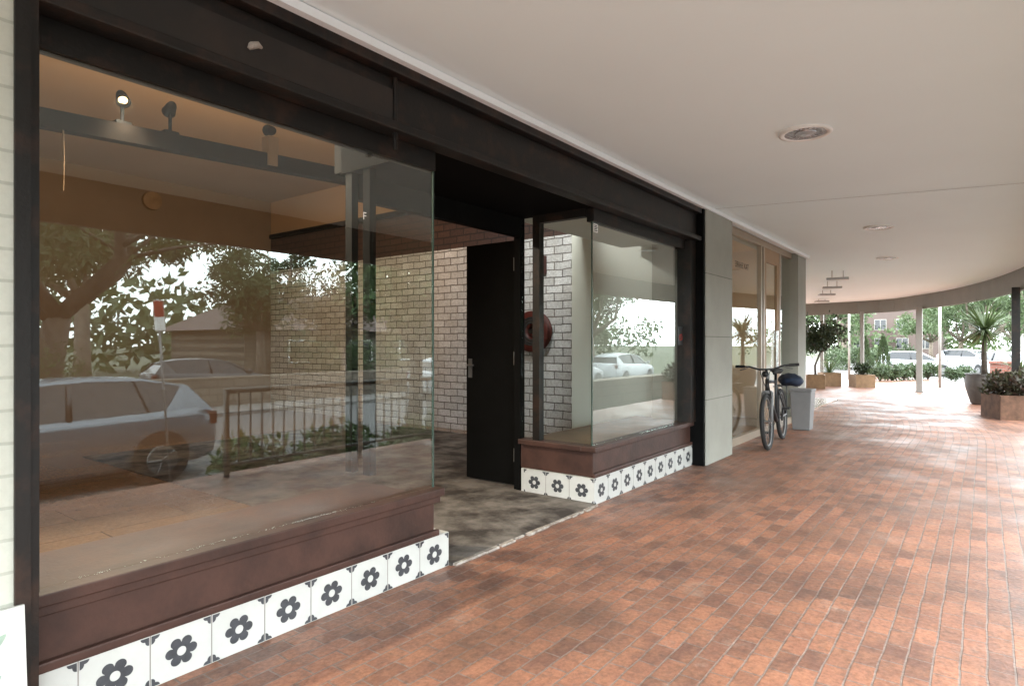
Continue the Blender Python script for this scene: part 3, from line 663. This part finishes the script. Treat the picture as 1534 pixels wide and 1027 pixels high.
# ------------------------------------------------------------------ cars
def car(label,loc,rot,paint,L=4.4,hh=1.47,group=None):
    r=thing('parked_car',label,'car',loc,(0,0,rot),group); k=L/4.4; kz=hh/1.47
    b=MB(); rings=[]
    for x,w,zb,zt in((2.2,.62,.36,.60),(2.16,.74,.26,.70),(2.0,.83,.2,.78),(1.55,.88,.19,.88),(1.05,.895,.19,.95),(0,.9,.19,.97),(-1.2,.9,.2,1.0),(-1.85,.88,.24,1.03),(-2.12,.80,.28,1.0),(-2.2,.70,.38,.88)):
        rings.append([(x*k,-w*.86,zb*kz),(x*k,-w*.97,(zb+.08)*kz),(x*k,-w,(.55*zb+.45*zt)*kz),(x*k,-w*.985,(zt-.12)*kz),(x*k,-w*.93,(zt-.03)*kz),(x*k,-w*.8,zt*kz),(x*k,0,(zt+.015)*kz),(x*k,w*.8,zt*kz),(x*k,w*.93,(zt-.03)*kz),(x*k,w*.985,(zt-.12)*kz),(x*k,w,(.55*zb+.45*zt)*kz),(x*k,w*.97,(zb+.08)*kz),(x*k,w*.86,zb*kz)])
    b.loft(rings).build('body',paint,r,smooth=True)
    prof=[(1.10,.93),(.70,1.16),(.30,1.37),(-.2,1.43),(-1.2,1.42),(-1.75,1.32),(-2.08,.98)]
    def wy(z): return .80-.20*(z-.93)/.5
    gl=MB(); vs=[(x*k,-wy(z),z*kz) for x,z in prof]+[(x*k,wy(z),z*kz) for x,z in prof]; n=len(prof)
    gl.add(vs,[list(range(n)),list(range(2*n-1,n-1,-1))]+[(i,n+i,n+i+1,i+1) for i in range(n-1)]).build('window',M['carglass'],r)
    rf=MB(); rp=[(.36,1.35),(.1,1.425),(-.5,1.465),(-1.2,1.45),(-1.8,1.33)]
    rf.loft([[(x*k,-wy(z)-.005,(z-.045)*kz),(x*k,-wy(z)*.93,(z+.005)*kz),(x*k,0,(z+.02)*kz),(x*k,wy(z)*.93,(z+.005)*kz),(x*k,wy(z)+.005,(z-.045)*kz)] for x,z in rp]).build('roof',paint,r,smooth=True)
    for s_ in(-1,1):
        MB().tube([(1.10*k,.81*s_,.93*kz),(.70*k,s_*(wy(1.16)+.005),1.16*kz),(.32*k,s_*(wy(1.37)+.005),1.36*kz)],.035,6).build('windscreen_pillar',paint,r,smooth=True)
        MB().tube([(-.25*k,.81*s_,.95*kz),(-.3*k,s_*(wy(1.41)+.005),1.41*kz)],.035,6).build('door_pillar',M['blackpaint'],r,smooth=True)
        MB().loft([[(-1.4*k,.815*s_,.97*kz),(-2.1*k,.80*s_,.97*kz),(-2.02*k,.76*s_,.99*kz)],[(-1.72*k,s_*(wy(1.38)+.01),1.36*kz),(-1.8*k,s_*(wy(1.33)+.01),1.33*kz),(-1.8*k,s_*(wy(1.33)-.04),1.33*kz)]]).build('rear_pillar',paint,r)
        MB().box(1.0*k,1.12*k,min(.86*s_,1.02*s_),max(.86*s_,1.02*s_),.95*kz,1.07*kz).build('side_mirror',paint,r,bevel=.03)
        MB().loft([[(2.17*k,.40*s_,.58),(2.17*k,.42*s_,.68),(2.12*k,.74*s_,.70),(2.12*k,.74*s_,.62)],[(2.0*k,.40*s_,.60),(2.0*k,.42*s_,.74),(1.86*k,.85*s_,.76),(1.86*k,.85*s_,.66)]]).build('headlight',M['lamp'],r,smooth=False)
        MB().box(-2.17*k,-2.0*k,min(.56*s_,.81*s_),max(.56*s_,.81*s_),.74*kz,.95*kz).build('tail_light',M['tail'],r,bevel=.02)
        for x in(1.38*k,-1.32*k):
            MB().lathe([(.0,0),(.375,0),(.375,.03),(0,.03)],(x,.885*s_-.015,.36),28,M=Tx).build('wheel_arch',M['rubber'],r)
            w=MB().lathe([(.2,-.1),(.31,-.1),(.325,-.08),(.325,.08),(.31,.1),(.2,.1)],(x,.82*s_,.325),28,M=Tx).build('wheel',M['rubber'],r,smooth=True)
            rm=MB().lathe([(0,-.02),(.2,-.02),(.215,0),(.215,.0)],(x,.925*s_,.325),20,M=Matrix.Rotation(PI/2*s_,4,'X'))
            for q in range(5):
                a=2*PI*q/5; rm.tube([(x,.945*s_,.325),(x+.2*math.cos(a),.935*s_,.325+.2*math.sin(a))],.022,5)
            rm.build('rim',M['dullmetal'],w)
    MB().box(2.17*k,2.205*k,-.5,.5,.36,.56).build('grille',M['rubber'],r); MB().box(2.206*k,2.215*k,-.18,.18,.42,.52).build('number_plate',M['white'],r)
    return r
car('silver car parked at the kerb by the railing',(2.65,-5.0,-.65),PI,M['carsilver'])
car('dark grey car parked behind the low sandstone wall',(11.5,-17.5,-.70),R(8),M['cardark'])
car('white car parked across the road behind the drooping tree',(17.4,-10.4,-.65),0,M['carwhite'])
car('white car parked across the road, nearer of the far pair',(23.5,-9.8,-.65),0,M['carwhite'])
car('white car parked across the road, farther of the far pair',(29.0,-9.8,-.65),0,M['carwhite'])
x,y=ray(1372,38.6); car('white car seen side on beyond the low hedge',(x,y,-.65),R(-86),M['carwhite'],4.3,1.5)
x,y=ray(1455,47); car('white car half hidden behind the potted palm',(x,y,-.65),R(-120),M['carwhite'],4.4,1.55)
x,y=ray(1512,36); car('white car at the right edge behind the red brick pillar',(x,y,-.65),R(-150),M['carwhite'],4.4,1.5)
x,y=ray(1330,50); car('dark car parked far behind the cypress pots',(x,y,-.65),R(-80),M['cardark'],4.4,1.5)

# ------------------------------------------------------------------ planters and far things
def planterbox(name,label,loc,sx,sy,h,mat,rot=0):
    r=thing(name,label,'planter',loc,(0,0,rot))
    p=MB(); t_=.04
    p.box(-sx,sx,-sy,-sy+t_,0,h); p.box(-sx,sx,sy-t_,sy,0,h); p.box(-sx,-sx+t_,-sy+t_,sy-t_,0,h); p.box(sx-t_,sx,-sy+t_,sy-t_,0,h)
    p.build('box',mat,r); MB().box(-sx+t_,sx-t_,-sy+t_,sy-t_,.02,h-.05).build('soil',M['soil'],r); return r
def spiky(label,loc,n,l,w,mat,trunk=0,cat='plant',name='spiky_plant',tr=.05,up=.3):
    r=thing(name,label,cat,loc)
    if trunk: MB().tube([(0,0,0),(.02,.01,trunk*.5),(0,0,trunk)],[tr*1.2,tr,tr*.9],9).build('trunk',M['bark'],r,smooth=True)
    b=MB()
    for i in range(n):
        a=random.uniform(0,2*PI); el=math.asin(random.uniform(-.45,.96)) if trunk else random.uniform(.2,1.45); ll=l*random.uniform(.75,1.1)
        d=Vector((math.cos(a)*math.cos(el),math.sin(a)*math.cos(el),math.sin(el))); s_=Vector((-math.sin(a),math.cos(a),0))
        c0=Vector((0,0,trunk+random.uniform(-.08,.05) if trunk else 0)); p=[]
        for q in range(5):
            u=q/4; ww=w*(.5+.6*u-1.1*u*u+.02); pt=c0+d*ll*u+Vector((0,0,-ll*.16*u*u))
            p+=[pt-s_*ww,pt+s_*ww]
        b.add(p,[(2*q,2*q+1,2*q+3,2*q+2) for q in range(4)])
    b.build('leaves',mat,r); return r
x,y=ray(1475,13.4)
pt=thing('plant_pot','large dark glazed pot holding the spiky palm','pot',(x,y,0))
MB().lathe([(0,.0),(.22,.0),(.25,.03),(.34,.35),(.36,.52),(.33,.62),(.36,.66),(.32,.66),(.30,.6),(0,.58)],n=32).build('vessel',M['pot'],pt,smooth=True)
MB().lathe([(0,.60),(.30,.59)],n=20).build('soil',M['soil'],pt)
spiky('tall spiky yucca palm with radiating narrow leaves in the dark pot',(x,y,.58),240,.86,.027,M['yucca'],1.02,'palm','yucca_palm',.05)
x,y=ray(1524,10.9)
planterbox('wooden_planter','low brown box planter with purple succulents at the right edge',(x,y,0),.40,.40,.42,M['weathered'],R(20))
bush('purple and green succulent clump in the low brown planter',  'plant',(x,y,.35),.55,.55,.45,M['purple'],1500,.12,name='succulent_plant')
x,y=ray(1530,13.0); spiky('grey green spiky plant beside the right awning post',(x,y,.0),90,.8,.025,M['yucca'],.75,'plant','spiky_plant',.05)
x,y=ray(1242,19.3)
planterbox('wooden_planter','square tan planter box under the dark leafy tree',(x,y,0),.26,.26,.42,M['tanbox'],R(30)); spiky('small spiky plant in the square tan planter under the tree',(x,y,.38),90,.62,.02,M['yucca'])
x,y=ray(1291,18.8)
planterbox('wooden_planter','square tan planter box left of the low hedge',(x,y,0),.27,.27,.38,M['tanbox'],R(30)); bush('small leafy plant in the tan planter left of the hedge','plant',(x,y,.33),.3,.3,.5,M['dense'],500,.12,name='leafy_plant')
x,y=ray(1222,18.3)
planterbox('wooden_planter','plain planter box of the dark leafy tree beside the second pillar',(x,y,0),.25,.25,.4,M['tanbox'],R(10))
tree('dark leafy potted tree beside the second pillar','tree',(x,y,.36),1.75,.03,.75,.75,M['dense'],M['bark'],2600,.13,.3,(.12,-.12),.30,name='potted_tree',limbs=7)
for i,(px,dp) in enumerate([(1295,24),(1323,24.4)]):
    x,y=ray(px,dp)
    planterbox('wooden_planter',['dark planter box under the left cypress','dark planter box under the right cypress'][i],(x,y,0),.28,.28,.45,M['pot'],R(20))
    r=thing('cypress',['small cone shaped cypress on the left of the pair','small cone shaped cypress on the right of the pair'][i],'shrub',(x,y,.4))
    MB().tube([(0,0,0),(0,0,.9)],[.03,.01],6).build('trunk',M['bark'],r)
    c=MB()
    for k in range(1300):
        z=random.random()**.8*1.15; rr=.27*(1-z/1.2)**.8*random.uniform(.5,1.05); a=random.uniform(0,2*PI)
        leafquad(c,(rr*math.cos(a),rr*math.sin(a),z),.12,.035,Vector((math.cos(a)*.5,math.sin(a)*.5,1)))
    c.build('foliage',M['hedge'],r)
for i in range(5):
    px=1318+i*18; x,y=ray(px,21.8+.25*i)
    bush(['bright low hedge shrub at the left end of the hedge','second low hedge shrub from the left','middle shrub of the low hedge','fourth low hedge shrub from the left','low hedge shrub at the right end by the thick post'][i],'shrub',(x,y,0),.38,.38,.62,M['hedge'],900,.13,'low hedge shrubs')
for i in range(2):
    x,y=ray(1425+i*20,22.6+.5*i)
    bush(['low green shrub just right of the round pale pole','low green shrub left of the dark palm pot'][i],'shrub',(x,y,0),.32,.32,.45,M['hedge'],700,.12)
x,y=ray(1500,24)
o=MB().box(-.35,.35,-.35,.35,0,1.0).box(-.4,.4,-.4,.4,1.001,1.08).build('brick_pillar',M['pierbrick']); o.location=(x,y,-.45); tag(o,'short red brick pillar behind the palm pot','pillar')
x,y=ray(1350,98)
ap=thing('apartment_building','red brick apartment block with white windows across the street','building',(x,y,-.65),(0,0,R(-2)))
MB().box(0,14,-5,9,0,12).build('wall',M['farbrick'],ap)
MB().box(-.5,14.5,-5.5,9.5,12,12.5).build('roof',M['rooftile'],ap)
for z in(1.2,4.2,7.2):
    for yy in range(-4,8,3):
        w=MB().box(-.06,-.001,yy,yy+1.7,z,z+1.7).build('window',M['cream'],ap)
        MB().box(-.07,-.061,yy+.1,yy+.8,z+.1,z+1.6).box(-.07,-.061,yy+.9,yy+1.6,z+.1,z+1.6).build('pane',M['carglass'],w)
b_=thing('shop_row','pale low shop building far across the street','building',(95,-9,-.65))
MB().box(0,10,-9,6,0,4).build('wall',M['cream'],b_); MB().box(-.4,10.4,-9.3,6.3,4,4.4).build('roof',M['greybin'],b_)
for yy in(-7,-3,1): MB().box(-.05,-.001,yy,yy+3,.3,2.6).build('window',M['carglass'],b_)
for i,(px,dp,h) in enumerate([(1440,62,8),(1475,56,9),(1520,60,8.5),(1395,75,8),(1265,60,9),(1235,52,8),(1560,48,9)]):
    x,y=ray(px,dp)
    tree(['leafy street tree behind the beige post','pale street tree directly behind the palm head','leafy street tree at the far right','street tree beside the brick apartment block','street tree behind the tan planters','street tree seen past the dark potted tree','street tree beyond the right frame edge'][i],'tree',(x,y,-.65),h,.22,2.2,3.2,M['gum'],M['palebark'],4200,.4,.3)
for i,(px,dp) in enumerate([(1345,66),(1275,48)]):
    x,y=ray(px,dp); bush(['broad dark hedge in front of the apartment block','broad green hedge behind the cypress pots'][i],'hedge',(x,y,-.65),3.5,3.5,1.6,M['hedge'],2600,.3,name='hedge')

# ------------------------------------------------------------------ light and camera
w=bpy.data.worlds.new('World'); SC.world=w; w.use_nodes=True; nt=w.node_tree
bgn=nt.nodes['Background']; sky=N(nt,'ShaderNodeTexSky',sky_type='NISHITA'); sky.sun_disc=False
EL,AZ=R(38),R(200)
sky.sun_elevation=EL; sky.sun_rotation=AZ; sky.air_density=1.2; sky.dust_density=2; sky.ozone_density=1
hsv=N(nt,'ShaderNodeHueSaturation'); hsv.inputs['Saturation'].default_value=.25
nt.links.new(sky.outputs[0],hsv.inputs['Color'])
tc=N(nt,'ShaderNodeTexCoord'); cn=noise(nt,2.2,6,tc.outputs['Generated'])
cc=mixc(nt,(62,66.5,69),(80,84.5,87),cn)
nt.links.new(mixc(nt,hsv.outputs[0],cc,.93),bgn.inputs[0]); bgn.inputs[1].default_value=.15
L=bpy.data.lights.new('sun','SUN'); L.energy=1.0; L.angle=R(40); L.color=(1,.97,.93)
so=bpy.data.objects.new('sun',L); COL.objects.link(so)
dirv=Vector((math.sin(AZ)*math.cos(EL),math.cos(AZ)*math.cos(EL),math.sin(EL)))
so.rotation_euler=dirv.to_track_quat('Z','Y').to_euler(); so.location=(0,-10,20)
cam=bpy.data.cameras.new('camera'); cam.lens=36*F/1534; cam.sensor_width=36; cam.clip_end=1500; cam.clip_start=.05; cam.shift_y=.001
co=bpy.data.objects.new('camera',cam); COL.objects.link(co); co.location=(0,0,H); co.rotation_euler=(PI/2,0,A-PI/2)
SC.camera=co
SC.view_settings.view_transform='Standard'; SC.view_settings.look='None'; SC.view_settings.exposure=0
